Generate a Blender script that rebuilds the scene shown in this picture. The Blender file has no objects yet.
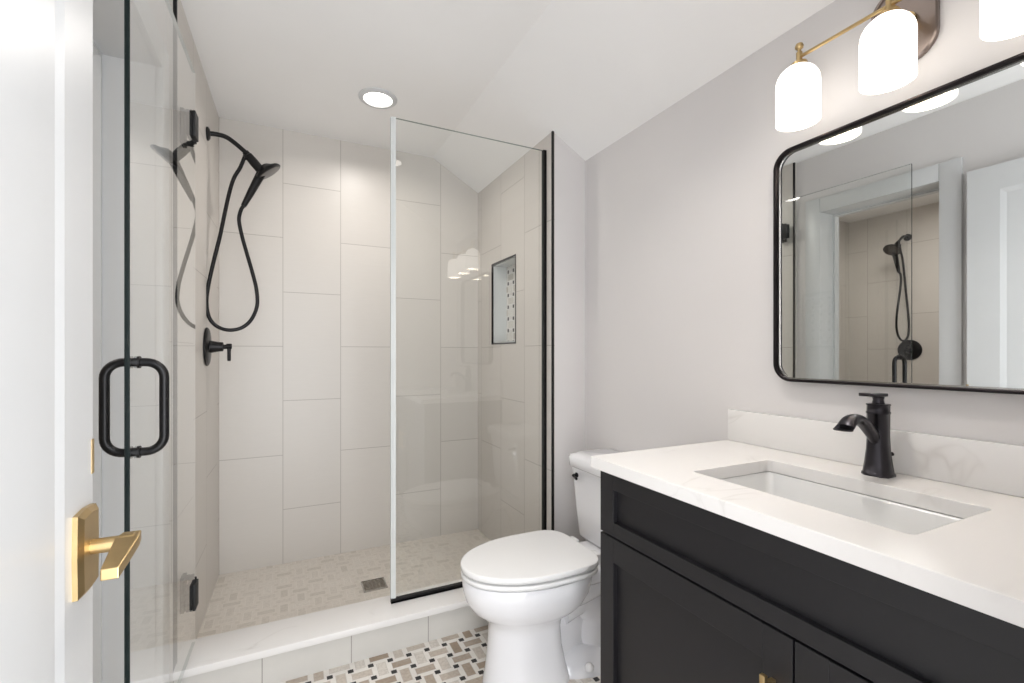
import bpy, bmesh, math, random
from mathutils import Vector, Matrix
random.seed(7)
S = bpy.context.scene
COL = S.collection
PI = math.pi

# ------------------------------------------------------------------ camera
H = 1.20
cam_d = bpy.data.cameras.new('camera')
cam = bpy.data.objects.new('camera', cam_d)
COL.objects.link(cam)
cam.location = (0, 0, H)
cam.rotation_euler = (PI/2, 0, -math.radians(26))
cam_d.sensor_fit = 'HORIZONTAL'
cam_d.sensor_width = 36
cam_d.lens = 464/1024*36
cam_d.shift_y = 12/1024
cam_d.clip_start = 0.02
S.camera = cam

# ------------------------------------------------------------------ world + exposure
S.view_settings.view_transform = 'Standard'
S.view_settings.look = 'None'
S.view_settings.gamma = 1
S.view_settings.use_curve_mapping = False
S.view_settings.exposure = 0.54
W = bpy.data.worlds.new('world')
S.world = W
W.use_nodes = True
W.node_tree.nodes['Background'].inputs[0].default_value = (0.945, 0.972, 1.0, 1)
W.node_tree.nodes['Background'].inputs[1].default_value = 4.9

def area(name, loc, sx, sy, power, rot, color=(1, 1, 1), shape='RECTANGLE', portal=False, spread=None):
    l = bpy.data.lights.new(name, 'AREA')
    l.shape = shape; l.size = sx; l.size_y = sy; l.energy = power; l.color = color
    if spread: l.spread = spread
    if portal: l.cycles.is_portal = True
    o = bpy.data.objects.new(name, l); COL.objects.link(o)
    o.location = loc; o.rotation_euler = rot
    return o
# the hallway doorway behind the camera lets the daylight of the hall in
area('doorway_portal', (0.10, 0.02, 1.04), .8, 2.08, 1.0, (PI/2, 0, 0), portal=True)

# ------------------------------------------------------------------ materials
def lin(c):
    return tuple(((v/255)/12.92 if v/255 <= .04045 else ((v/255+.055)/1.055)**2.4) for v in c[:3]) + (1,)

class NT:
    def __init__(s, name):
        s.m = bpy.data.materials.new(name); s.m.use_nodes = True
        s.t = s.m.node_tree; s.b = s.t.nodes['Principled BSDF']; s.out = s.t.nodes['Material Output']
    def n(s, typ, **kw):
        x = s.t.nodes.new(typ)
        for k, v in kw.items(): setattr(x, k, v)
        return x
    def l(s, a, b): s.t.links.new(a, b)
    def math(s, op, a, b=None, c=None, clamp=False):
        x = s.n('ShaderNodeMath', operation=op, use_clamp=clamp)
        for i, v in enumerate((a, b, c)):
            if v is None: continue
            if isinstance(v, (int, float)): x.inputs[i].default_value = v
            else: s.l(v, x.inputs[i])
        return x.outputs[0]
    def mix(s, f, a, b):
        x = s.n('ShaderNodeMix', data_type='RGBA')
        for i, v in ((0, f), (6, a), (7, b)):
            if isinstance(v, (int, float)): x.inputs[i].default_value = v
            elif isinstance(v, tuple): x.inputs[i].default_value = v
            else: s.l(v, x.inputs[i])
        return x.outputs[2]
    def coord(s):
        tc = s.n('ShaderNodeTexCoord'); return tc.outputs['Object']
    def xyz(s, v):
        x = s.n('ShaderNodeSeparateXYZ'); s.l(v, x.inputs[0]); return x.outputs
    def comb(s, x, y, z=0.0):
        c = s.n('ShaderNodeCombineXYZ')
        for i, v in enumerate((x, y, z)):
            if isinstance(v, (int, float)): c.inputs[i].default_value = v
            else: s.l(v, c.inputs[i])
        return c.outputs[0]
    def noise(s, v, scale, detail=3, rough=.5, dist=0):
        x = s.n('ShaderNodeTexNoise'); s.l(v, x.inputs['Vector'])
        x.inputs['Scale'].default_value = scale; x.inputs['Detail'].default_value = detail
        x.inputs['Roughness'].default_value = rough; x.inputs['Distortion'].default_value = dist
        return x.outputs[0]
    def ramp(s, f, stops):
        x = s.n('ShaderNodeValToRGB'); s.l(f, x.inputs[0])
        e = x.color_ramp.elements
        while len(e) < len(stops): e.new(.5)
        for i, (p, c) in enumerate(stops): e[i].position = p; e[i].color = c
        return x.outputs[0]
    def bump(s, h, strength=.2, dist=.002):
        x = s.n('ShaderNodeBump'); x.inputs['Strength'].default_value = strength
        x.inputs['Distance'].default_value = dist
        s.l(h, x.inputs['Height']); s.l(x.outputs[0], s.b.inputs['Normal'])
    def base(s, c):
        if isinstance(c, tuple): s.b.inputs['Base Color'].default_value = c
        else: s.l(c, s.b.inputs['Base Color'])
    def set(s, **kw):
        for k, v in kw.items(): s.b.inputs[k.replace('_', ' ')].default_value = v
        return s

def plain(name, rgb, rough=.5, metal=0, var=.03, scale=6, bump=0, coat=0):
    m = NT(name)
    c = lin(rgb); n = m.noise(m.coord(), scale, 3)
    lo = tuple(v*(1-var) for v in c[:3])+(1,); hi = tuple(min(1, v*(1+var)) for v in c[:3])+(1,)
    m.base(m.ramp(n, [(.3, lo), (.7, hi)]))
    m.set(Roughness=rough, Metallic=metal, Coat_Weight=coat)
    if bump: m.bump(m.noise(m.coord(), 220, 2), bump, .001)
    return m.m

def paint(name, rgb):
    return plain(name, rgb, .62, 0, .012, 2.5, .05)

def tile(name, axis, off_row, off_len):
    """large vertical 12x24 tiles with a half offset from column to column; axis = world axis across the columns"""
    m = NT(name); co = m.coord(); x = m.xyz(co)
    u = m.math('ADD', x[2], off_len); v = m.math('ADD', x[axis], off_row)
    b = m.n('ShaderNodeTexBrick', offset=.5, offset_frequency=2, squash=1, squash_frequency=2)
    m.l(m.comb(u, v), b.inputs['Vector'])
    b.inputs['Scale'].default_value = 1; b.inputs['Mortar Size'].default_value = .0016
    b.inputs['Mortar Smooth'].default_value = .1; b.inputs['Bias'].default_value = 0
    b.inputs['Brick Width'].default_value = .61; b.inputs['Row Height'].default_value = .305
    b.inputs['Color1'].default_value = lin((204, 199, 193)); b.inputs['Color2'].default_value = lin((208, 203, 197))
    b.inputs['Mortar'].default_value = lin((160, 154, 147))
    # woven, linen-like striation of the porcelain
    s1 = m.n('ShaderNodeMapping'); m.l(co, s1.inputs[0]); s1.inputs['Scale'].default_value = (1, 1, 14)
    n = m.noise(s1.outputs[0], 14, 4, .6)
    col = m.mix(m.ramp(n, [(.3, (0, 0, 0, 1)), (.75, (.16, .16, .16, 1))]), b.outputs[0], lin((191, 186, 180)))
    m.base(col); m.set(Roughness=.36)
    m.bump(m.math('SUBTRACT', 1.0, b.outputs[1]), .35, .0015)
    return m.m

def basket(name, x0, y0, P, ax=(0, 1), strip=(222, 218, 212), bricks=((150, 133, 115), (188, 177, 165), (208, 202, 194)), dot=(14, 13, 14),
           grout=(186, 181, 174), dot_half=.14, rough=.3):
    """basketweave mosaic: dots on a square lattice, one long brick in each cell, alternately along and across"""
    m = NT(name); co = m.coord(); x = m.xyz(co)
    px = m.math('DIVIDE', m.math('SUBTRACT', x[ax[0]], x0), P)
    py = m.math('DIVIDE', m.math('SUBTRACT', x[ax[1]], y0), P)
    cx, cy = m.math('FLOOR', px), m.math('FLOOR', py)
    lx = m.math('ABSOLUTE', m.math('SUBTRACT', m.math('SUBTRACT', px, cx), .5))
    ly = m.math('ABSOLUTE', m.math('SUBTRACT', m.math('SUBTRACT', py, cy), .5))
    par = m.math('FLOORED_MODULO', m.math('ADD', cx, cy), 2.0)       # 1: brick along y
    w = m.math('ADD', m.math('MULTIPLY', par, lx), m.math('MULTIPLY', m.math('SUBTRACT', 1.0, par), ly))   # across the brick
    lng = m.math('ADD', m.math('MULTIPLY', par, ly), m.math('MULTIPLY', m.math('SUBTRACT', 1.0, par), lx))
    inb = m.math('LESS_THAN', w, .225)
    g1 = m.math('LESS_THAN', m.math('ABSOLUTE', m.math('SUBTRACT', w, .232)), .012)     # grout beside the brick
    g2 = m.math('GREATER_THAN', lng, .486)
    g2 = m.math('MULTIPLY', g2, m.math('LESS_THAN', w, .37))
    dotm = m.math('MULTIPLY', m.math('GREATER_THAN', lx, .5-dot_half), m.math('GREATER_THAN', ly, .5-dot_half))
    wn = m.n('ShaderNodeTexWhiteNoise', noise_dimensions='2D'); m.l(m.comb(cx, cy), wn.inputs['Vector'])
    veins = m.noise(co, 38, 5, .65, 1.2)
    r = m.math('ADD', m.math('MULTIPLY', wn.outputs[0], .75), m.math('MULTIPLY', veins, .25))
    bc = m.ramp(r, [(.2, lin(bricks[0])), (.5, lin(bricks[1])), (.8, lin(bricks[2]))])
    bc = m.mix(m.math('MULTIPLY', m.ramp(m.noise(co, 90, 3, .6), [(.42, (0, 0, 0, 1)), (.62, (1, 1, 1, 1))]), .22), bc, lin(tuple(v*.75 for v in bricks[0])))
    sc = m.mix(m.ramp(veins, [(.35, (0, 0, 0, 1)), (.75, (.35, .35, .35, 1))]), lin(strip), lin(tuple(v*.86 for v in strip)))
    c = m.mix(inb, sc, bc)
    c = m.mix(g1, c, lin(grout)); c = m.mix(g2, c, lin(grout))
    c = m.mix(dotm, c, lin(dot))
    m.base(c); m.set(Roughness=rough)
    return m.m

def quartz(name):
    m = NT(name); co = m.coord()
    mp = m.n('ShaderNodeMapping'); m.l(co, mp.inputs[0]); mp.inputs['Rotation'].default_value = (.4, .3, .7)
    mp.inputs['Scale'].default_value = (1, 2.4, 1.6)
    n = m.noise(mp.outputs[0], 2.3, 3, .5, .9)
    v = m.math('ABSOLUTE', m.math('SUBTRACT', n, .5))
    vein = m.ramp(v, [(0, (1, 1, 1, 1)), (.012, (.3, .3, .3, 1)), (.032, (0, 0, 0, 1))])
    mask = m.ramp(m.noise(co, 4.5, 2), [(.5, (0, 0, 0, 1)), (.7, (1, 1, 1, 1))])
    f = m.math('MULTIPLY', m.math('MULTIPLY', vein, mask), .42)
    m.base(m.mix(f, lin((226, 224, 222)), lin((170, 163, 156))))
    m.set(Roughness=.22)
    return m.m

def glass(name, tint, edge=False):
    m = NT(name)
    geo = m.n('ShaderNodeNewGeometry')
    dp = m.n('ShaderNodeVectorMath', operation='DOT_PRODUCT')
    m.l(geo.outputs['Incoming'], dp.inputs[0]); m.l(geo.outputs['Normal'], dp.inputs[1])
    k = m.math('SUBTRACT', 1.0, m.math('ABSOLUTE', dp.outputs['Value']), clamp=True)
    fr = m.math('ADD', .04, m.math('MULTIPLY', m.math('POWER', k, 5.0), .96))
    fr = m.math('MULTIPLY', m.math('DIVIDE', m.math('MULTIPLY', fr, 2.0), m.math('ADD', fr, 1.0)), m.math('SUBTRACT', 1.0, geo.outputs['Backfacing']))
    tr = m.n('ShaderNodeBsdfTransparent'); tr.inputs[0].default_value = tint
    gl = m.n('ShaderNodeBsdfGlossy'); gl.inputs['Roughness'].default_value = 0; gl.inputs[0].default_value = (1, 1, 1, 1)
    mx = m.n('ShaderNodeMixShader'); m.l(fr, mx.inputs[0]); m.l(tr.outputs[0], mx.inputs[1]); m.l(gl.outputs[0], mx.inputs[2])
    m.l(mx.outputs[0], m.out.inputs[0])
    return m.m

def emit(name, rgb, strength):
    m = NT(name)
    m.base(rgb+(1,)); m.set(Roughness=.3)
    m.b.inputs['Emission Color'].default_value = rgb+(1,); m.b.inputs['Emission Strength'].default_value = strength
    return m.m

M = dict(
    wall=paint('wall_paint', (216, 213, 212)), ceil=paint('ceiling_paint', (240, 239, 238)), trim=plain('trim_paint', (203, 204, 205), .35, 0, .01),
    tile_x=tile('tile_back', 0, .319, -.325), tile_y=tile('tile_side', 1, -2.53, -.325), tile_y2=tile('tile_far', 1, -2.126, -.325),
    floor=basket('mosaic_floor', .147, 1.841, .0735),
    shfloor=basket('mosaic_shower_floor', .03, 2.06, .0735, strip=(210, 203, 194), bricks=((197, 190, 180), (206, 199, 190), (212, 206, 197)), dot=(200, 193, 183), grout=(217, 212, 204), dot_half=.12, rough=.4),
    niche=basket('mosaic_niche', 2.335, 1.27, .0735, ax=(1, 2), strip=(226, 224, 220), bricks=((190, 184, 176), (214, 210, 204), (226, 223, 219))),
    quartz=quartz('quartz'), black=plain('matte_black_metal', (26, 25, 26), .38, .55, .05, 8), bronze=plain('dark_bronze', (58, 56, 60), .33, .85, .1, 10),
    blackedge=plain('black_trim', (16, 16, 17), .35, .3, .05), cab=plain('black_cabinet_paint', (17, 16, 20), .5, 0, .05, 4),
    brass=plain('brushed_brass', (198, 172, 126), .36, 1, .05, 30), porc=plain('porcelain', (232, 232, 235), .1, 0, .005, 3, 0, .4),
    seat=plain('seat_plastic', (230, 230, 230), .22, 0, .005, 3), sinkm=plain('sink_porcelain', (222, 222, 221), .12, 0, .005, 3, 0, .3),
    chrome=plain('chrome', (190, 188, 184), .2, 1, .05, 20), drain=plain('drain_steel', (168, 160, 150), .3, .9, .15, 60),
    glass=glass('clear_glass', (.988, .994, .989, 1)), glassedge=plain('glass_edge_dark', (14, 26, 26), .15, 0, .2, 4),
    hinge=plain('hinge_black', (22, 21, 22), .65, 0, .05, 8), glasstop=plain('glass_edge_grey', (120, 132, 126), .55, 0, .1, 4), seal=plain('clear_seal', (206, 209, 208), .25, 0, .02),
    mirror=plain('mirror_silver', (232, 234, 233), .0, 1, .0), frame=plain('mirror_frame_metal', (44, 40, 42), .28, .9, .08, 12),
    plate=plain('sconce_plate', (140, 128, 122), .28, .95, .05, 14), face=plain('spray_face', (84, 80, 78), .3, .6, .1, 60),
    bulb=emit('lit_bulb', (1, .93, .84), 12.0), shade=emit('lit_opal_glass', (1, .955, .89), 1.2), lens=emit('lit_lens', (1, .95, .88), 3.0),
)

# ------------------------------------------------------------------ mesh helpers
def rot_to(d):
    return Vector((0, 0, 1)).rotation_difference(Vector(d).normalized()).to_matrix()

class MB:
    def __init__(s): s.bm = bmesh.new()
    def box(s, x0, x1, y0, y1, z0, z1, bev=0, seg=2):
        t = bmesh.new(); bmesh.ops.create_cube(t, size=1)
        for v in t.verts:
            v.co = Vector((x0+(v.co.x+.5)*(x1-x0), y0+(v.co.y+.5)*(y1-y0), z0+(v.co.z+.5)*(z1-z0)))
        if bev: bmesh.ops.bevel(t, geom=t.edges[:], offset=bev, segments=seg, profile=.5, affect='EDGES')
        return s.add(t)
    def add(s, t):
        me = bpy.data.meshes.new('t'); t.to_mesh(me); t.free(); s.bm.from_mesh(me); bpy.data.meshes.remove(me); return s
    def loft(s, rings, cap=True):
        vs = [[s.bm.verts.new(p) for p in r] for r in rings]
        n = len(rings[0])
        for a, b in zip(vs, vs[1:]):
            for i in range(n): s.bm.faces.new((a[i], a[(i+1) % n], b[(i+1) % n], b[i]))
        if cap:
            s.bm.faces.new(vs[0][::-1]); s.bm.faces.new(vs[-1])
        return s
    def tube(s, pts, r, n=12, cap=True):
        pts = [Vector(p) for p in pts]; rs = r if isinstance(r, (list, tuple)) else [r]*len(pts)
        T = []
        for i in range(len(pts)):
            T.append((pts[min(i+1, len(pts)-1)]-pts[max(i-1, 0)]).normalized())
        up = Vector((0, 0, 1)) if abs(T[0].z) < .9 else Vector((1, 0, 0))
        N = (up-up.dot(T[0])*T[0]).normalized(); rings = []
        for p, t, rr in zip(pts, T, rs):
            N = (N-N.dot(t)*t).normalized(); B = t.cross(N)
            rings.append([p+rr*(math.cos(a)*N+math.sin(a)*B) for a in [2*PI*k/n for k in range(n)]])
        return s.loft(rings, cap)
    def lathe(s, prof, origin=(0, 0, 0), axis=(0, 0, 1), n=32, cap=True):
        R = rot_to(axis); o = Vector(origin)
        rings = [[o+R @ Vector((r*math.cos(2*PI*k/n), r*math.sin(2*PI*k/n), h)) for k in range(n)] for r, h in prof]
        return s.loft(rings, cap)
    def build(s, name, mat, parent=None, smooth=True, angle=40, bevel=0):
        bm = s.bm
        bmesh.ops.recalc_face_normals(bm, faces=bm.faces[:])
        off = WL.get(parent.as_pointer(), Vector()) if parent else Vector()
        if parent:
            for v in bm.verts: v.co -= off
        me = bpy.data.meshes.new(name); bm.to_mesh(me); bm.free()
        o = bpy.data.objects.new(name, me); COL.objects.link(o)
        for x in (mat if isinstance(mat, list) else [mat]): me.materials.append(x)
        if parent: o.parent = parent; WL[o.as_pointer()] = off
        if smooth:
            for p in me.polygons: p.use_smooth = True
            me.set_sharp_from_angle(angle=math.radians(angle))
        if bevel:
            b = o.modifiers.new('bevel', 'BEVEL'); b.width = bevel; b.segments = 2; b.limit_method = 'ANGLE'; b.angle_limit = math.radians(35)
            b.harden_normals = False
        return o
WL = {}

def smooth_path(P, k=8):
    P = [Vector(p) for p in P]; out = []
    for i in range(len(P)-1):
        p0, p1, p2, p3 = P[max(i-1, 0)], P[i], P[i+1], P[min(i+2, len(P)-1)]
        for j in range(k):
            t = j/k
            out.append(.5*((2*p1)+(-p0+p2)*t+(2*p0-5*p1+4*p2-p3)*t*t+(-p0+3*p1-3*p2+p3)*t**3))
    return out+[P[-1]]

def rrect(a0, a1, b0, b1, r, n=8):
    """rounded rectangle as (a, b) pairs, counter-clockwise"""
    out = []
    for (ca, cb, s) in ((a1-r, b1-r, 0), (a0+r, b1-r, 1), (a0+r, b0+r, 2), (a1-r, b0+r, 3)):
        for k in range(n+1):
            t = (s+k/n)*PI/2; out.append((ca+r*math.cos(t), cb+r*math.sin(t)))
    return out

def thing(name, label, cat, loc, group=None):
    o = bpy.data.objects.new(name, None); COL.objects.link(o); o.location = loc; o.empty_display_size = .05
    WL[o.as_pointer()] = Vector(loc); tag(o, label, cat, group); return o
def tag(o, label, cat, group=None):
    o['label'] = label; o['category'] = cat
    if group: o['group'] = group
    return o
def struct(name, mb, mat, parent=None, **kw):
    o = mb.build(name, mat, parent, **kw)
    if parent is None: o['kind'] = 'structure'
    return o
def dup(root, delta, label, group=None):
    r = root.copy(); COL.objects.link(r); r.location = root.location+Vector(delta); r['label'] = label
    if group: r['group'] = group
    for ch in list(root.children):
        c = ch.copy(); COL.objects.link(c); c.parent = r
        for g in list(ch.children):
            d = g.copy(); COL.objects.link(d); d.parent = c
    return r

# ------------------------------------------------------------------ key dimensions (metres)
XL, XR, XS = -.362, 1.35, 1.16        # painted left wall, right wall, inner face of the right shower wall
XT = -.32                             # tiled left shower wall
YF, YB, YC = 1.93, 2.90, -.75         # front plane of the shower, its back wall, wall behind the camera
ZC, XK, SL = 2.456, .85, .582         # flat ceiling, crease, slope
ZSF = .022                            # shower floor
def zc(x): return ZC if x <= XK else ZC-SL*(x-XK)
OY0, OY1, OZ = 1.175, 1.775, 2.09      # cased doorway in the left wall

# ------------------------------------------------------------------ room shell
struct('floor', MB().box(-.37, 1.45, -.02, 1.92, -.1, 0), M['floor'])
struct('floor_shower', MB().box(XT-.03, XS+.02, 1.92, YB+.01, -.1, ZSF), M['shfloor'])
m = MB()
prof = [(-.44, ZC), (XK, ZC), (1.47, zc(1.47)), (1.47, zc(1.47)+.1), (XK, ZC+.1), (-.44, ZC+.1)]
m.loft([[Vector((x, y, z)) for x, z in prof] for y in (YC-.1, YB+.1)])
struct('ceiling', m, M['ceil'], smooth=False)
struct('wall_right', MB().box(XR, XR+.1, YC-.1, YF+.005, -.1, 2.3), M['wall'])
NY0, NY1, NZ0, NZ1, ND = 2.335, 2.66, 1.264, 1.75, .09
m = MB()
m.box(XS+.012, XR+.1, YF, NY0, -.1, 2.4); m.box(XS+.012, XR+.1, NY1, YB+.1, -.1, 2.4)
m.box(XS+.012, XR+.1, NY0, NY1, -.1, NZ0); m.box(XS+.012, XR+.1, NY0, NY1, NZ1, 2.4); m.box(XS+.012+ND, XR+.1, NY0, NY1, NZ0, NZ1)
struct('wall_shower_right', m, M['wall'], smooth=False)
m = MB()
x0, x1 = XS, XS+.012
m.box(x0, x1, YF, NY0, ZSF, 2.4); m.box(x0, x1, NY1, YB, ZSF, 2.4)
m.box(x0, x1, NY0, NY1, ZSF, NZ0); m.box(x0, x1, NY0, NY1, NZ1, 2.4)
struct('wall_tile_right', m, M['tile_y'], smooth=False)
struct('wall_back', MB().box(XT-.02, XS+.012, YB, YB+.1, -.1, 2.5), M['tile_x'])
def xt(y): return -.319-.0186*(2.9-y)      # the tiled left wall stands about one degree out of square
m = MB(); m.loft([[Vector(v) for v in ((XT-.2, YF, z), (xt(YF), YF, z), (xt(YB+.1), YB+.1, z), (XT-.2, YB+.1, z))] for z in (-.1, 2.5)])
struct('wall_tile_left', m, M['tile_y'], smooth=False)
m = MB()
m.box(XL-.17, XL, YC-.1, OY0-.02, -.1, 2.5); m.box(XL-.17, XL, OY1+.02, YF, -.1, 2.5); m.box(XL-.17, XL, OY0-.02, OY1+.02, OZ+.02, 2.5)
struct('wall_left', m, M['wall'], smooth=False)
m = MB()      # wall behind the camera with the doorway the photograph was taken from
m.box(-.53, -.30, .0, .12, -.1, 2.5); m.box(.5, 1.45, .0, .12, -.1, 2.5); m.box(-.30, .5, .0, .12, 2.08, 2.5)
struct('wall_near', m, M['wall'], smooth=False)
# black metal edge strips at both ends of the tile
struct('trim_1', MB().box(XS-.004, XS+.006, YF-.004, YF+.006, .0, zc(XS)-.001), M['blackedge'])
struct('trim_2', MB().box(xt(YF)-.008, xt(YF)+.003, YF-.004, YF+.006, .0, ZC-.001), M['blackedge'])
# casing of the doorway beyond the glass door
m = MB()
cx0, cx1 = XL, XL+.02
m.box(cx0, cx1, OY1-.005, OY1+.085, 0, OZ+.085, .004); m.box(cx0, cx1, OY0-.085, OY0+.005, 0, OZ+.085, .004); m.box(cx0, cx1, OY0+.005, OY1-.005, OZ-.005, OZ+.085, .004)
m.box(XL-.172, XL+.0, OY1, OY1+.02, 0, OZ+.02); m.box(XL-.172, XL+.0, OY0-.02, OY0, 0, OZ+.02); m.box(XL-.172, XL, OY0, OY1, OZ, OZ+.02)
m.box(XL-.172, XL-.128, OY1-.013, OY1, 0, OZ-.012); m.box(XL-.172, XL-.128, OY0, OY0+.012, 0, OZ-.012); m.box(XL-.172, XL-.128, OY0, OY1, OZ-.012, OZ)
struct('trim_3', m, M['trim'])
# second tiled shower past that doorway (seen in the mirror)
FX, FY0, FY1 = -2.20, 1.0, 2.59
struct('wall_far_left', MB().box(FX-.1, FX, FY0-.1, FY1+.1, -.1, 2.5), M['tile_y2'])
struct('wall_far_back', MB().box(FX, XL-.17, FY1, FY1+.1, -.1, 2.5), M['tile_x'])
struct('wall_far_near', MB().box(FX, XL-.1, FY0-.1, FY0, -.1, 2.5), M['tile_x'])
struct('floor_far', MB().box(FX-.1, XL-.01, FY0-.1, FY1+.1, -.1, 0), M['shfloor'])
struct('ceiling_far', MB().box(FX-.1, XL-.1, FY0-.1, FY1+.1, ZC, ZC+.1), M['ceil'])

# ------------------------------------------------------------------ shower curb
t = thing('shower_curb', 'low shower curb with white quartz cap over grey tile face', 'curb', (.42, 1.98, 0))
m = MB(); m.box(xt(1.9)+.0005, XS, 1.875, 2.066, .113, .14, .003)
m.build('curb_cap', M['quartz'], t)
face = NT('curb_tile'); co = face.coord(); x = face.xyz(co)
fx = face.math('ABSOLUTE', face.math('SUBTRACT', face.math('FRACT', face.math('DIVIDE', face.math('ADD', x[0], .42+.076), .305)), .5))
face.base(face.mix(face.math('GREATER_THAN', fx, .494), face.mix(face.noise(co, 9, 4), lin((196, 194, 189)), lin((206, 203, 198))), lin((150, 147, 141))))
face.set(Roughness=.35)
MB().box(xt(1.9)+.0005, XS, 1.89, 2.055, 0, .113).build('curb_face', face.m, t)

# ------------------------------------------------------------------ niche
t = thing('wall_niche', 'recessed shower niche with black metal edge and white mosaic back', 'niche', (XS, 2.5, NZ0))
m = MB()
b = .008
for a in ((NY0-b, NY0, NZ0-b, NZ1+b), (NY1, NY1+b, NZ0-b, NZ1+b), (NY0, NY1, NZ0-b, NZ0), (NY0, NY1, NZ1, NZ1+b)):
    m.box(XS-.002, XS+.008, *a)
m.build('edge_trim', M['blackedge'], t)
m = MB(); d = XS+.012+ND
m.box(XS+.008, d, NY0-.001, NY0+.006, NZ0, NZ1); m.box(XS+.008, d, NY1-.006, NY1+.001, NZ0, NZ1)
m.box(XS+.008, d, NY0, NY1, NZ0-.001, NZ0+.008); m.box(XS+.008, d, NY0, NY1, NZ1-.006, NZ1+.001)
m.build('lining', M['seal'], t)
nb = MB().box(d-.006, d+.001, NY0, NY1, NZ0, NZ1).build('mosaic_back', M['niche'], None, smooth=False)
nb.parent = t; nb.matrix_parent_inverse = Matrix.Translation(-Vector((XS, 2.5, NZ0)))

# ------------------------------------------------------------------ floor drain
t = thing('floor_drain', 'square metal drain in the shower floor', 'drain', (.404, 2.428, ZSF))
m = MB()
for a in ((.346, .462, 2.37, 2.376), (.346, .462, 2.48, 2.486), (.346, .352, 2.376, 2.48), (.456, .462, 2.376, 2.48)): m.box(*a, ZSF, ZSF+.005)
m.build('drain_frame', M['chrome'], t)
m = MB(); m.box(.352, .456, 2.376, 2.48, ZSF, ZSF+.0015)
m.build('drain_pan', M['blackedge'], t)
m = MB()
for i in range(7):
    y = 2.384+i*.0147; m.box(.352, .456, y-.0042, y+.0042, ZSF+.001, ZSF+.004)
for i in range(4):
    xx = .378+i*.0175; m.box(xx-.002, xx+.002, 2.376, 2.48, ZSF+.001, ZSF+.0038)
m.build('drain_grate', M['drain'], t)

# ------------------------------------------------------------------ shower glass
GZ = 2.205
t = thing('shower_screen', 'fixed frameless glass panel on the curb, black channel at base and wall', 'glass panel', (.79, 2.0, .14))
PX0 = .413
def pane(mb, x0, x1, y0, y1, z0, z1): return mb.box(x0, x1, y0, y1, z0, z1)
def edge_faces(o, axis, sgn, idx):
    for p in o.data.polygons:
        if p.normal[axis]*sgn > .9: p.material_index = idx
o = pane(MB(), PX0, XS-.004, 1.995, 2.005, .15, GZ).build('glass_pane', [M['glass'], M['glasstop']], t, smooth=False)
edge_faces(o, 2, 1, 1)
m = MB(); m.box(PX0-.012, XS, 1.988, 1.994, .14, .158); m.box(PX0-.012, XS, 2.006, 1.996, .14, .158); m.box(PX0-.012, XS, 1.988, 1.996, .14, .149)
m.build('bottom_channel', M['blackedge'], t)
m = MB(); m.box(XS-.018, XS, 1.988, 1.994, .158, GZ); m.box(XS-.018, XS, 2.006, 1.996, .158, GZ); m.box(XS-.006, XS, 1.988, 1.996, .158, GZ)
m.build('side_channel', M['blackedge'], t)
m = MB(); m.box(PX0-.012, PX0, 1.993, 2.007, .16, GZ); m.box(PX0-.004, PX0+.008, 1.990, 1.9945, .16, GZ); m.box(PX0-.004, PX0+.008, 2.0055, 2.010, .16, GZ)
m.build('edge_seal', M['seal'], t)

GX = -.296                              # the open door stands parallel to the left wall
DY0, DY1 = 1.280, 1.992
t = thing('shower_door', 'frameless glass shower door swung open, with a black pull handle', 'shower door', (GX, 1.99, .17))
o = MB().box(GX-.005, GX+.005, DY0, DY1, .168, GZ).build('glass_pane', [M['glass'], M['glassedge'], M['glasstop']], t, smooth=False)
edge_faces(o, 1, -1, 1); edge_faces(o, 2, 1, 2); edge_faces(o, 2, -1, 2)
HY = 1.334; hz0, hz1 = .974, 1.180
m = MB()
for z in (hz0, hz1): m.tube([(GX-.012, HY, z), (GX+.012, HY, z)], .0098, 16)
for s in (1, -1):
    R = .035; xo = GX+s*.055
    pts = [(GX+s*.006, HY, hz1)]
    for k in range(9):
        a = PI/2*k/8; pts.append((xo-s*R+s*R*math.sin(a), HY, hz1-R+R*math.cos(a)))
    for k in range(9):
        a = PI/2*k/8; pts.append((xo-s*R+s*R*math.cos(a), HY, hz0+R-R*math.sin(a)))
    pts.append((GX+s*.006, HY, hz0))
    m.tube(pts, .0098, 16)
h = m.build('pull_handle', M['black'], t)
m = MB()
for z in (hz0, hz1):
    for s in (1, -1):
        m.lathe([(.014, 0), (.014, .005)], (GX+s*.005, HY, z), (s, 0, 0), 20)
m.build('collar', M['black'], h)
t.rotation_euler.z = -math.radians(1.25)
for z in (2.005, .345):
    m = MB()
    m.box(GX-.014, GX-.005, DY1-.05, DY1+.006, z-.045, z+.045, .002); m.box(GX+.005, GX+.014, DY1-.05, DY1+.006, z-.045, z+.045, .002)
    m.lathe([(.008, -.05), (.008, .05)], (GX, DY1+.008, z), n=16)
    hg = m.build('hinge', M['hinge'], t)
    m = MB()
    m.box(-.3345, -.322, DY1-.016, DY1+.036, z-.062, z+.062, .002); m.box(-.323, GX, DY1-.002, DY1+.012, z-.062, z-.046); m.box(-.323, GX, DY1-.002, DY1+.012, z+.046, z+.062)
    m.build('wall_plate', M['hinge'], hg)

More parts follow.
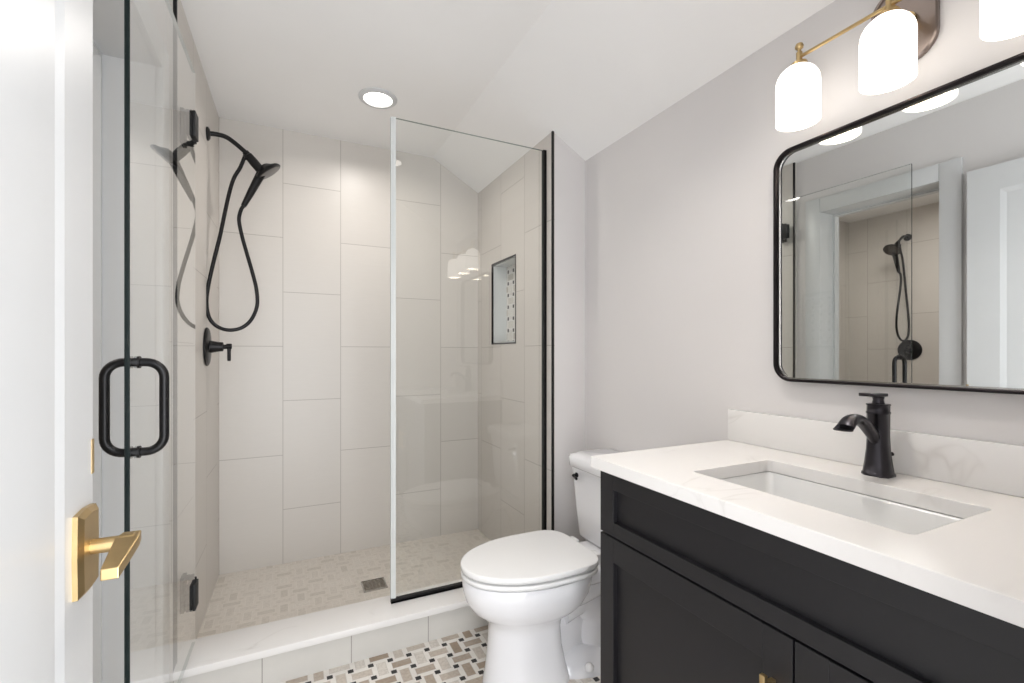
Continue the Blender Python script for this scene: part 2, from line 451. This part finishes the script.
# ------------------------------------------------------------------ shower head set and valve
SYc = 2.53
def at(px, py, Y=SYc):
    u = (px-512)/464; s, c = math.sin(math.radians(26)), math.cos(math.radians(26))
    d = Y/(c-u*s); return Vector((d*(u*c+s), Y, H+(353.5-py)/464*d))
fl = Vector((xt(SYc)+.0005, SYc, 2.21))
sh = thing('hand_shower', 'black hand shower with looped hose on the tiled wall of the glazed shower', 'shower head', fl, 'matching black shower fittings')
m = MB()
m.lathe([(.030, 0), (.030, .006), (.022, .012), (.012, .014)], fl, (1, 0, 0), 28)
arm = m.build('flange', M['black'], sh)
p = smooth_path([fl, at(215, 134.0), at(226, 137), at(236, 144), at(247, 153.5)], 8)
p[0] = fl
MB().tube(p, .0105, 16).build('arm', M['black'], sh)
a, b2 = at(246, 153), at(262, 172)
ax = (b2-a).normalized()
m = MB(); m.tube([a-ax*.004, a+ax*.012, a+ax*.014, a+ax*.05, b2], [.015, .016, .019, .021, .020], 20)
m.tube([a+ax*.028, a+ax*.028+Vector((-.028, -.01, -.004))], [.012, .011], 14)
m.build('bracket', M['black'], sh)
hc = at(268, 171.5); nrm = Vector((.62, .05, -.78)).normalized()
m = MB()
m.lathe([(.014, -.034), (.022, -.030), (.036, -.018), (.058, -.008), (.064, 0), (.064, .006), (.060, .009)], hc, nrm, 40)
wand0 = hc-nrm*.016+Vector((-.012, 0, -.012)); wand1 = at(243.5, 206)
wd = wand1-wand0
m.tube([wand0, wand0+wd*.25, wand0+wd*.6, wand0+wd*.92, wand1], [.021, .0195, .0165, .0125, .0115], 18)
hd = m.build('spray_wand', M['black'], sh)
MB().lathe([(.058, .0085), (.058, .0105), (.05, .0115)], hc, nrm, 40).build('spray_face', M['face'], hd)
hp = [a+ax*.028+Vector((-.024, -.008, -.004))]+[at(x, y, SYc-.008) for x, y in ((240, 168), (234, 178), (229.5, 192), (225, 212), (220, 236), (213.5, 262), (208.5, 285), (206.5, 302), (209, 317), (216.5, 326), (228, 330), (241, 328), (251, 320), (257, 306), (256.5, 290), (252.5, 273), (247, 254), (242, 236), (239, 220), (241, 210))]+[wand1]
MB().tube(smooth_path(hp, 6), .0084, 12).build('hose', M['black'], sh)

vz, vy = 1.231, 2.515
XV = xt(vy)+.0005
sv = thing('shower_valve', 'black round shower valve with lever handle below the hose in the glazed shower', 'shower valve', (XV, vy, vz), 'matching black shower fittings')
MB().lathe([(.088, 0), (.088, .006), (.080, .011), (.045, .014), (.03, .015)], (XV, vy, vz), (1, 0, 0), 40).build('escutcheon', M['black'], sv)
MB().lathe([(.030, .013), (.026, .03), (.022, .05), (.021, .066), (.017, .067), (.0105, .068), (.0105, .084)], (XV, vy, vz), (1, 0, 0), 28).build('stem', M['black'], sv)
m = MB(); m.lathe([(.012, 0), (.013, .004), (.013, .020), (.011, .022)], (XV+.078, vy, vz+.002), (1, 0, 0), 20)
m.tube([(XV+.089, vy, vz), (XV+.089, vy, vz-.02), (XV+.089, vy, vz-.06), (XV+.089, vy, vz-.066)], [.0085, .0075, .0075, .006], 16)
m.build('lever', M['black'], sv)
D2 = (FX-fl.x+.0012, -.41, 0)
dup(sh, D2, 'black hand shower reflected in the mirror, in the tiled room past the cased doorway')
dup(sv, D2, 'black round valve reflected in the mirror, in the tiled room past the cased doorway')

# ------------------------------------------------------------------ ceiling lights
def downlight(x, y, label, power, spread):
    t = thing('downlight', label, 'ceiling light', (x, y, ZC), 'round recessed ceiling lights')
    m = MB(); m.lathe([(.092, 0), (.092, -.004), (.085, -.009), (.069, -.011), (.067, -.004), (.067, 0)], (x, y, ZC), n=48, cap=False)
    m.build('trim_ring', M['trim'], t)
    MB().lathe([(.068, -.001), (.068, -.006), (.04, -.0075)], (x, y, ZC), n=40).build('lens', M['lens'], t)
    area('downlight_lamp', (x, y, ZC-.014), .13, .13, power, (0, 0, 0), (1, .95, .90), 'DISK', spread=math.radians(spread))
downlight(.408, 2.339, 'round recessed light glowing in the shower ceiling', 4.2, 160)
downlight(.62, .92, 'added recessed light out of view, brightening the vanity and toilet', 3.0, 110)  # added out of view to brighten counter, toilet lid and tank
area('far_room_fill', (-1.3, 1.75, 2.42), .5, .5, 10, (0, 0, 0), (1, .95, .90))  # unseen fill light added to brighten the far tiled room


# ------------------------------------------------------------------ vanity
VY0, VY1 = .155, 1.070
t = thing('vanity_cabinet', 'black shaker vanity cabinet with brass pulls', 'cabinet', (1.08, .61, 0))
m = MB(); bx0, bx1 = .82, XR-.002
m.box(bx0, bx1, VY0, VY0+.018, .10, .877); m.box(bx0, bx1, VY1-.018, VY1, .10, .877); m.box(bx0, bx1, VY0+.018, VY1-.018, .10, .118); m.box(bx1-.012, bx1, VY0+.018, VY1-.018, .118, .877)
m.box(bx0, bx0+.018, VY0+.018, VY1-.018, .68, .877); m.box(bx0, bx0+.018, .50, .53, .118, .68)
m.box(.88, .895, VY0+.01, VY1-.01, 0, .10); m.box(.895, bx1, VY0+.01, VY0+.025, 0, .10); m.box(.895, bx1, VY1-.025, VY1-.01, 0, .10)
m.build('body', M['cab'], t)
def shaker(name, y0, y1, z0, z1, st, rt, rb):
    m = MB(); xf, xb = .800, .8195
    m.box(xf, xb, y0, y0+st, z0, z1, .0012); m.box(xf, xb, y1-st, y1, z0, z1, .0012)
    m.box(xf, xb, y0+st, y1-st, z0, z0+rb, .0012); m.box(xf, xb, y0+st, y1-st, z1-rt, z1, .0012)
    m.box(xf+.014, xb, y0+st-.002, y1-st+.002, z0+rb-.002, z1-rt+.002)
    return m.build(name, M['cab'], t, smooth=False)
shaker('drawer_front', VY0, VY1, .702, .8745, .057, .046, .038)
dl = shaker('door', .5165, VY1, .105, .697, .057, .066, .06)
dr = shaker('door', VY0, .5125, .105, .697, .057, .066, .06)
for dd, yy in ((dl, .552), (dr, .477)):
    m = MB(); m.box(.768, .777, yy-.0055, yy+.0055, .49, .622, .0012); m.box(.776, .801, yy-.004, yy+.004, .505, .513); m.box(.776, .801, yy-.004, yy+.004, .599, .607)
    m.build('pull', M['brass'], dd)['label'] = 'brass bar pull'

CZ = .91
t = thing('countertop', 'white veined quartz countertop with sink cutout on the black vanity', 'countertop', (1.06, .61, CZ))
SX0, SX1, SY0, SY1 = .900, 1.187, .385, .833
bm = bmesh.new()
outer = [(.776, .14), (XR-.001, .14), (XR-.001, 1.084), (.776, 1.084)]
inner = rrect(SX0, SX1, SY0, SY1, .012, 5)
es = []
for loop in (outer, inner):
    vs = [bm.verts.new((x, y, CZ)) for x, y in loop]
    es += [bm.edges.new((vs[i], vs[(i+1) % len(vs)])) for i in range(len(vs))]
bmesh.ops.triangle_fill(bm, edges=es, use_beauty=True)
ext = bmesh.ops.extrude_face_region(bm, geom=bm.faces[:])
for v in [g for g in ext['geom'] if isinstance(g, bmesh.types.BMVert)]: v.co.z -= .032
mb = MB(); mb.bm.free(); mb.bm = bm
mb.build('slab', M['quartz'], t, bevel=.0018)
tag(MB().box(1.33, XR-.001, .14, 1.08, CZ+.0005, CZ+.103, .0015).build('backsplash', M['quartz']), 'low white quartz backsplash strip along the wall behind the faucet', 'backsplash')

t = thing('sink', 'white rectangular undermount sink basin in the countertop', 'sink', (1.04, .61, .74))
def sring(g, z, r): return [Vector((x, y, z)) for x, y in rrect(SX0-g, SX1+g, SY0-g, SY1+g, r, 6)]
m = MB()
m.loft([sring(.026, .8735, .03), sring(.004, .8735, .02), sring(.002, .868, .022), sring(-.004, .83, .026), sring(-.014, .785, .034), sring(-.035, .76, .045), sring(-.08, .750, .05), sring(-.11, .748, .03)], cap=False)
f = m.bm.verts[:]; n_ = len(sring(0, 0, .03)); m.bm.verts.ensure_lookup_table()
m.bm.faces.new([m.bm.verts[-n_+i] for i in range(n_)])
o = m.build('basin', M['sinkm'], t)
sm = o.modifiers.new('thickness', 'SOLIDIFY'); sm.thickness = .008; sm.offset = 0
for z_ in (1,):
    MB().lathe([(.030, 0), (.030, .003), (.024, .005), (.022, .002), (.001, .002)], (1.045, .61, .7525), n=28).build('drain', M['bronze'], t)

# ------------------------------------------------------------------ faucet
fx, fy = 1.271, .612
t = thing('faucet', 'dark bronze single-handle faucet behind the sink', 'faucet', (fx, fy, CZ))
def octa(hw, z, cx=fx, ch=.42, hy=None):
    hy = hy or hw; c1, c2 = hw*ch, hy*ch
    return [Vector((cx+x, fy+y, z)) for x, y in ((hw, -hy+c2), (hw, hy-c2), (hw-c1, hy), (-hw+c1, hy), (-hw, hy-c2), (-hw, -hy+c2), (-hw+c1, -hy), (hw-c1, -hy))]
m = MB()
m.loft([octa(.0285, CZ), octa(.0285, CZ+.006), octa(.0265, CZ+.0075), octa(.0235, CZ+.03), octa(.0205, CZ+.06), octa(.0192, CZ+.095), octa(.0195, CZ+.146),
        octa(.0207, CZ+.147), octa(.0207, CZ+.1515), octa(.0195, CZ+.1525), octa(.0195, CZ+.166), octa(.0207, CZ+.167), octa(.0207, CZ+.170)])
m.build('body', M['bronze'], t, angle=55)
sp = smooth_path([(fx-.006, fy, CZ+.080), (fx-.034, fy, CZ+.104), (fx-.062, fy, CZ+.126), (fx-.090, fy, CZ+.139), (fx-.116, fy, CZ+.137), (fx-.134, fy, CZ+.124)], 6)
rings = []
for i, q in enumerate(sp):
    k = i/(len(sp)-1)
    tg = (sp[min(i+1, len(sp)-1)]-sp[max(i-1, 0)]).normalized(); up = Vector((-tg.z, 0, tg.x))
    if up.z < 0: up = -up
    hh = .015-.005*k if k < .8 else .011-.003*(k-.8)*5; ww = .0115+.008*k
    rings.append([q+up*hh*math.sin(2*PI*j/20)*(1 if math.sin(2*PI*j/20) > 0 else .8)+Vector((0, 1, 0))*ww*math.cos(2*PI*j/20) for j in range(20)])
tip = sp[-1]
rings.append([Vector((tip.x-.010+.014*math.sin(2*PI*j/20), fy+.0205*math.cos(2*PI*j/20), CZ+.1185)) for j in range(20)])
rings.append([Vector((tip.x-.010+.013*math.sin(2*PI*j/20), fy+.0195*math.cos(2*PI*j/20), CZ+.1165)) for j in range(20)])
MB().loft(rings).build('spout', M['bronze'], t, angle=50)
m = MB()
m.lathe([(.0155, .169), (.0125, .171), (.0105, .180), (.0125, .187)], (fx, fy, CZ), n=24)
m.loft([[Vector((x, fy+yy, CZ+.187+dz+(.004 if x < fx-.05 else 0))) for yy, dz in ((-w, 0), (w, 0), (w, .0075), (-w, .0075))] for x, w in ((fx+.023, .010), (fx, .0105), (fx-.03, .0085), (fx-.052, .0075), (fx-.066, .0085), (fx-.072, .005))])
m.build('handle', M['bronze'], t, bevel=.0015)
m = MB(); m.lathe([(.003, 0), (.003, .012), (.005, .013), (.005, .018)], (fx+.018, fy-.006, CZ+.048), (1, -.4, .1), 12)
m.build('pop_up_rod', M['bronze'], t)

# ------------------------------------------------------------------ mirror
t = thing('wall_mirror', 'rounded rectangular wall mirror in a thin black metal frame above the vanity', 'mirror', (XR, .609, 1.118))
MY0, MY1, MZ0, MZ1 = .306, .911, 1.118, 1.80
def ring(g, x, r): return [Vector((x, y, z)) for y, z in rrect(MY0+g, MY1-g, MZ0+g, MZ1-g, r, 10)]
bm = MB()
bm.loft([ring(0, XR-.001, .052), ring(0, 1.3195, .052), ring(.0015, 1.318, .051), ring(.0065, 1.318, .046), ring(.008, 1.3195, .045), ring(.008, XR-.001, .045), ring(0, XR-.001, .052)], cap=False)
bm.build('frame', M['frame'], t, angle=50)
bm = MB(); bm.loft([ring(.0075, 1.334, .045), ring(.0075, XR-.002, .045)]); bm.build('glass', M['mirror'], t, smooth=False)
bm = MB(); bm.loft([ring(.0078, 1.3335, .045), ring(.0078, 1.331, .045), ring(.0115, 1.331, .0415), ring(.0115, 1.3335, .0415)], cap=False); bm.build('inner_lip', M['chrome'], t, angle=50)

# ------------------------------------------------------------------ vanity light
LX = 1.24
t = thing('vanity_light', 'brass three-shade wall light with opal glass shades above the mirror', 'wall light', (XR, .578, 1.9))
def rr2(g, x, r): return [Vector((x, y, z)) for y, z in rrect(.526+g, .662-g, 1.895+g, 2.095-g, r, 8)]
m = MB(); m.loft([rr2(0, XR-.001, .055), rr2(0, 1.338, .055), rr2(.003, 1.335, .052), rr2(.009, 1.335, .046), rr2(.010, 1.3385, .045)], cap=True)
m.build('backplate', M['plate'], t)
m = MB(); m.lathe([(.014, 0), (.014, .012), (.008, .014), (.008, 1.337-LX)], (1.3385, .578, 1.996), (-1, 0, 0), 20)
m.build('arm', M['brass'], t)
MB().tube([(LX, .788, 1.996), (LX, .354, 1.996)], .0045, 12).build('rod', M['brass'], t)
for i, yy in enumerate((.782, .575, .362)):
    m = MB()
    m.lathe([(.020, 1.985), (.021, 1.989), (.019, 1.996), (.0095, 2.000), (.0075, 2.004), (.0075, 2.024), (.0045, 2.027), (.0045, 2.032), (.0095, 2.036), (.0105, 2.041), (.008, 2.047), (.001, 2.049)], (LX, yy, -.016), n=24)
    hl = m.build('socket', M['brass'], t)
    m = MB(); r0 = .0525
    pr = []
    for k in range(9):
        a = PI/2*k/8; pr.append((max(.010, r0*math.sin(a)), 1.926+.05*math.cos(a)))
    pr += [(r0, 1.90), (r0, 1.822), (r0-.004, 1.822), (r0-.004, 1.90), (r0-.004, 1.926), (.02, 1.960), (.010, 1.962)]
    m.lathe(pr, (LX, yy+.004, 0), n=40, cap=False)
    m.build('shade', M['shade'], t)
    MB().lathe([(.004, 1.962), (.012, 1.960), (.014, 1.945), (.027, 1.925), (.030, 1.90), (.024, 1.878), (.010, 1.868), (.001, 1.866)], (LX, yy, 0), n=24).build('bulb', M['bulb'], hl)

# ------------------------------------------------------------------ toilet
TY = 1.54
t = thing('toilet', 'white two-piece toilet with closed lid between vanity and shower', 'toilet', (.85, TY, 0))
def egg(xf, xb, w, z, n=48, sq=2.0, back=0.0):
    """elongated outline: front (small x) elliptical, widest at 60%, back squared off"""
    xc = xf+(xb-xf)*.58; out = []
    for k in range(n):
        a = 2*PI*k/n; c, s_ = math.cos(a), math.sin(a)
        if c < 0:
            e = 2.0; X = xc-(xc-xf)*abs(c)**(2/e); Y = w*math.copysign(abs(s_)**(2/e), s_)
        else:
            e = sq; X = xc+(xb-xc)*abs(c)**(2/e); Y = w*math.copysign(abs(s_)**(2/e), s_)*(1-back*abs(c)**2)
        out.append(Vector((X, TY+Y, z)))
    return out
m = MB()
# front column, flowing into the bowl
m.loft([egg(.640, .955, .122, .0, sq=4), egg(.640, .955, .122, .012, sq=4), egg(.650, .94, .115, .06, sq=4), egg(.658, .925, .109, .13, sq=4), egg(.662, .92, .106, .20, sq=4), egg(.658, .925, .110, .236, sq=4),
        egg(.632, 1.0, .134, .258, sq=2.6), egg(.598, 1.03, .158, .285, sq=2.4), egg(.576, 1.05, .174, .320, sq=2.4), egg(.566, 1.06, .181, .355, sq=2.4), egg(.563, 1.065, .183, .388, sq=2.4), egg(.568, 1.062, .179, .398, sq=2.4)])
m.box(.84, 1.08, TY-.055, TY+.055, .0, .31, .02, 3)
# deck under the tank
m.box(.98, 1.325, TY-.125, TY+.125, .335, .396, .018, 3)
# trapway behind the column and its foot
m.tube(smooth_path([(.93, TY-.01, .25), (1.03, TY-.01, .27), (1.10, TY-.01, .20), (1.10, TY-.01, .10), (1.18, TY-.01, .03)], 6), .088, 24)
m.tube(smooth_path([(.90, TY-.055, .30), (1.0, TY-.06, .31), (1.12, TY-.05, .33), (1.24, TY-.04, .35)], 6), .062, 20)
m.loft([egg(.86, 1.30, .135, 0, sq=4), egg(.86, 1.30, .135, .022, sq=4), egg(.88, 1.28, .118, .038, sq=4), egg(.95, 1.25, .09, .085, sq=4)])
m.build('bowl', M['porc'], t, angle=60)
def slab_egg(m, xf, xb, w, z0, z1, back, r=.006):
    m.loft([egg(xf+r, xb-r, w-r, z0, sq=6, back=back), egg(xf+.001, xb-.001, w-.001, z0+r*.6, sq=6, back=back), egg(xf, xb, w, z0+r, sq=6, back=back), egg(xf, xb, w, z1-r, sq=6, back=back), egg(xf+.002, xb-.002, w-.002, z1-r*.4, sq=6, back=back), egg(xf+.009, xb-.006, w-.009, z1, sq=6, back=back)])
m = MB(); slab_egg(m, .559, 1.048, .186, .4045, .4205, .16, .002); m.build('seat', M['seat'], t, angle=60)
m = MB(); slab_egg(m, .558, 1.050, .187, .4280, .449, .16, .002)
ld = m.build('lid', M['seat'], t, angle=60)
for s in (-1, 1): MB().box(1.035, 1.085, TY+s*.075-.024, TY+s*.075+.024, .396, .436, .006).build('hinge', M['seat'], t)
m = MB()
def tr(x0, x1, w, z, r): return [Vector((x, y, z)) for x, y in rrect(x0, x1, TY-w, TY+w, r, 6)]
m.loft([tr(1.165, 1.325, .170, .396, .03), tr(1.155, 1.33, .178, .41, .03), tr(1.148, 1.332, .190, .52, .03), tr(1.140, 1.335, .200, .66, .03), tr(1.136, 1.335, .205, .708, .03)])
m.build('tank', M['porc'], t, angle=60)
def tl(x0, g, w, z, r):
    out = []
    for x, y in rrect(x0, 1.342, TY-w, TY+w, r, 6):
        k = 1-((y-TY)/w)**2; out.append(Vector((x-(g*k if x < 1.25 else 0), y, z)))
    return out
m = MB(); m.loft([tl(1.128, .02, .208, .7085, .05), tl(1.122, .02, .214, .714, .05), tl(1.120, .02, .216, .750, .05), tl(1.126, .02, .210, .758, .05), tl(1.15, .01, .190, .763, .045)])
m.build('tank_lid', M['porc'], t, angle=60)
m = MB(); m.lathe([(.011, 0), (.011, .006), (.007, .008), (.007, .018)], (1.140, TY+.15, .672), (-1, 0, 0), 18); m.tube([(1.120, TY+.152, .672), (1.117, TY+.135, .668), (1.116, TY+.12, .664)], [.006, .005, .006], 10)
m.build('flush_lever', M['bronze'], t)
for s in (-1, 1):
    MB().lathe([(.017, 0), (.017, .010), (.012, .018), (.004, .021)], (1.012, TY+s*.120, .030), n=20).build('bolt_cap', M['seat'], t)

# ------------------------------------------------------------------ entry door, swung open along the left wall
DX = -.305; EY0, EY1, EZ = .293, 1.057, 2.08
door = bpy.data.objects.new('door_1', None); COL.objects.link(door); door.location = (DX, EY0, .01); WL[door.as_pointer()] = Vector(door.location)
door['kind'] = 'structure'
m = MB(); st = .116; xb = DX-.035; rx = DX-.004; bv = .022
for (y0, y1, z0, z1) in ((EY0, EY0+st, .01, EZ), (EY1-st, EY1, .01, EZ), (EY0+st, EY1-st, .01, .25), (EY0+st, EY1-st, EZ-st, EZ)):
    m.box(xb, DX, y0, y1, z0, z1)
a0, a1, b0, b1 = EY0+st, EY1-st, .25, EZ-st
A = [Vector((DX, y, z)) for y, z in ((a0, b0), (a1, b0), (a1, b1), (a0, b1))]; B = [Vector((rx, y, z)) for y, z in ((a0+bv, b0+bv), (a1-bv, b0+bv), (a1-bv, b1-bv), (a0+bv, b1-bv))]
C_ = [Vector((xb+.006, v.y, v.z)) for v in A]
m.loft([C_, A, B])
m.build('door_slab', M['trim'], door, smooth=False)
ly, lz = 1.008, .872
m = MB()
hw, hh = .039, .067
def rose(g, x, bul): return [Vector((x, ly+y*(hw-g), lz+z*(hh-g))) for y, z in ((-1, -1), (0, -1-bul), (1, -1), (1+bul*1.2, 0), (1, 1), (0, 1+bul), (-1, 1), (-1-bul*1.2, 0))]
m.loft([rose(0, DX, .05), rose(0, DX+.007, .05), rose(.008, DX+.013, .05)])
hd = m.build('door_handle', M['brass'], door, smooth=False)
m = MB(); m.lathe([(.0125, .0), (.0125, .040), (.0140, .041), (.0140, .060), (.012, .062)], (DX+.009, ly, lz+.004), (1, 0, 0), 24)
m.build('spindle', M['brass'], hd)
m = MB()
m.loft([[Vector((DX+x, ly+y, lz+z+dz)) for x, z in ((x0, -.009), (x1, -.009), (x1, .009), (x0, .009))] for y, x0, x1, dz in ((.016, .050, .076, .008), (-.010, .045, .079, .006), (-.055, .048, .077, -.002), (-.100, .051, .074, -.010))])
m.build('lever', M['brass'], hd, smooth=False, bevel=.002)
m = MB(); m.box(DX-.030, DX+.0012, EY1-.007, EY1+.003, .99, 1.05); m.box(DX-.024, DX-.010, EY1, EY1+.010, 1.018, 1.042, .002)
m.build('latch_plate', M['brass'], door)
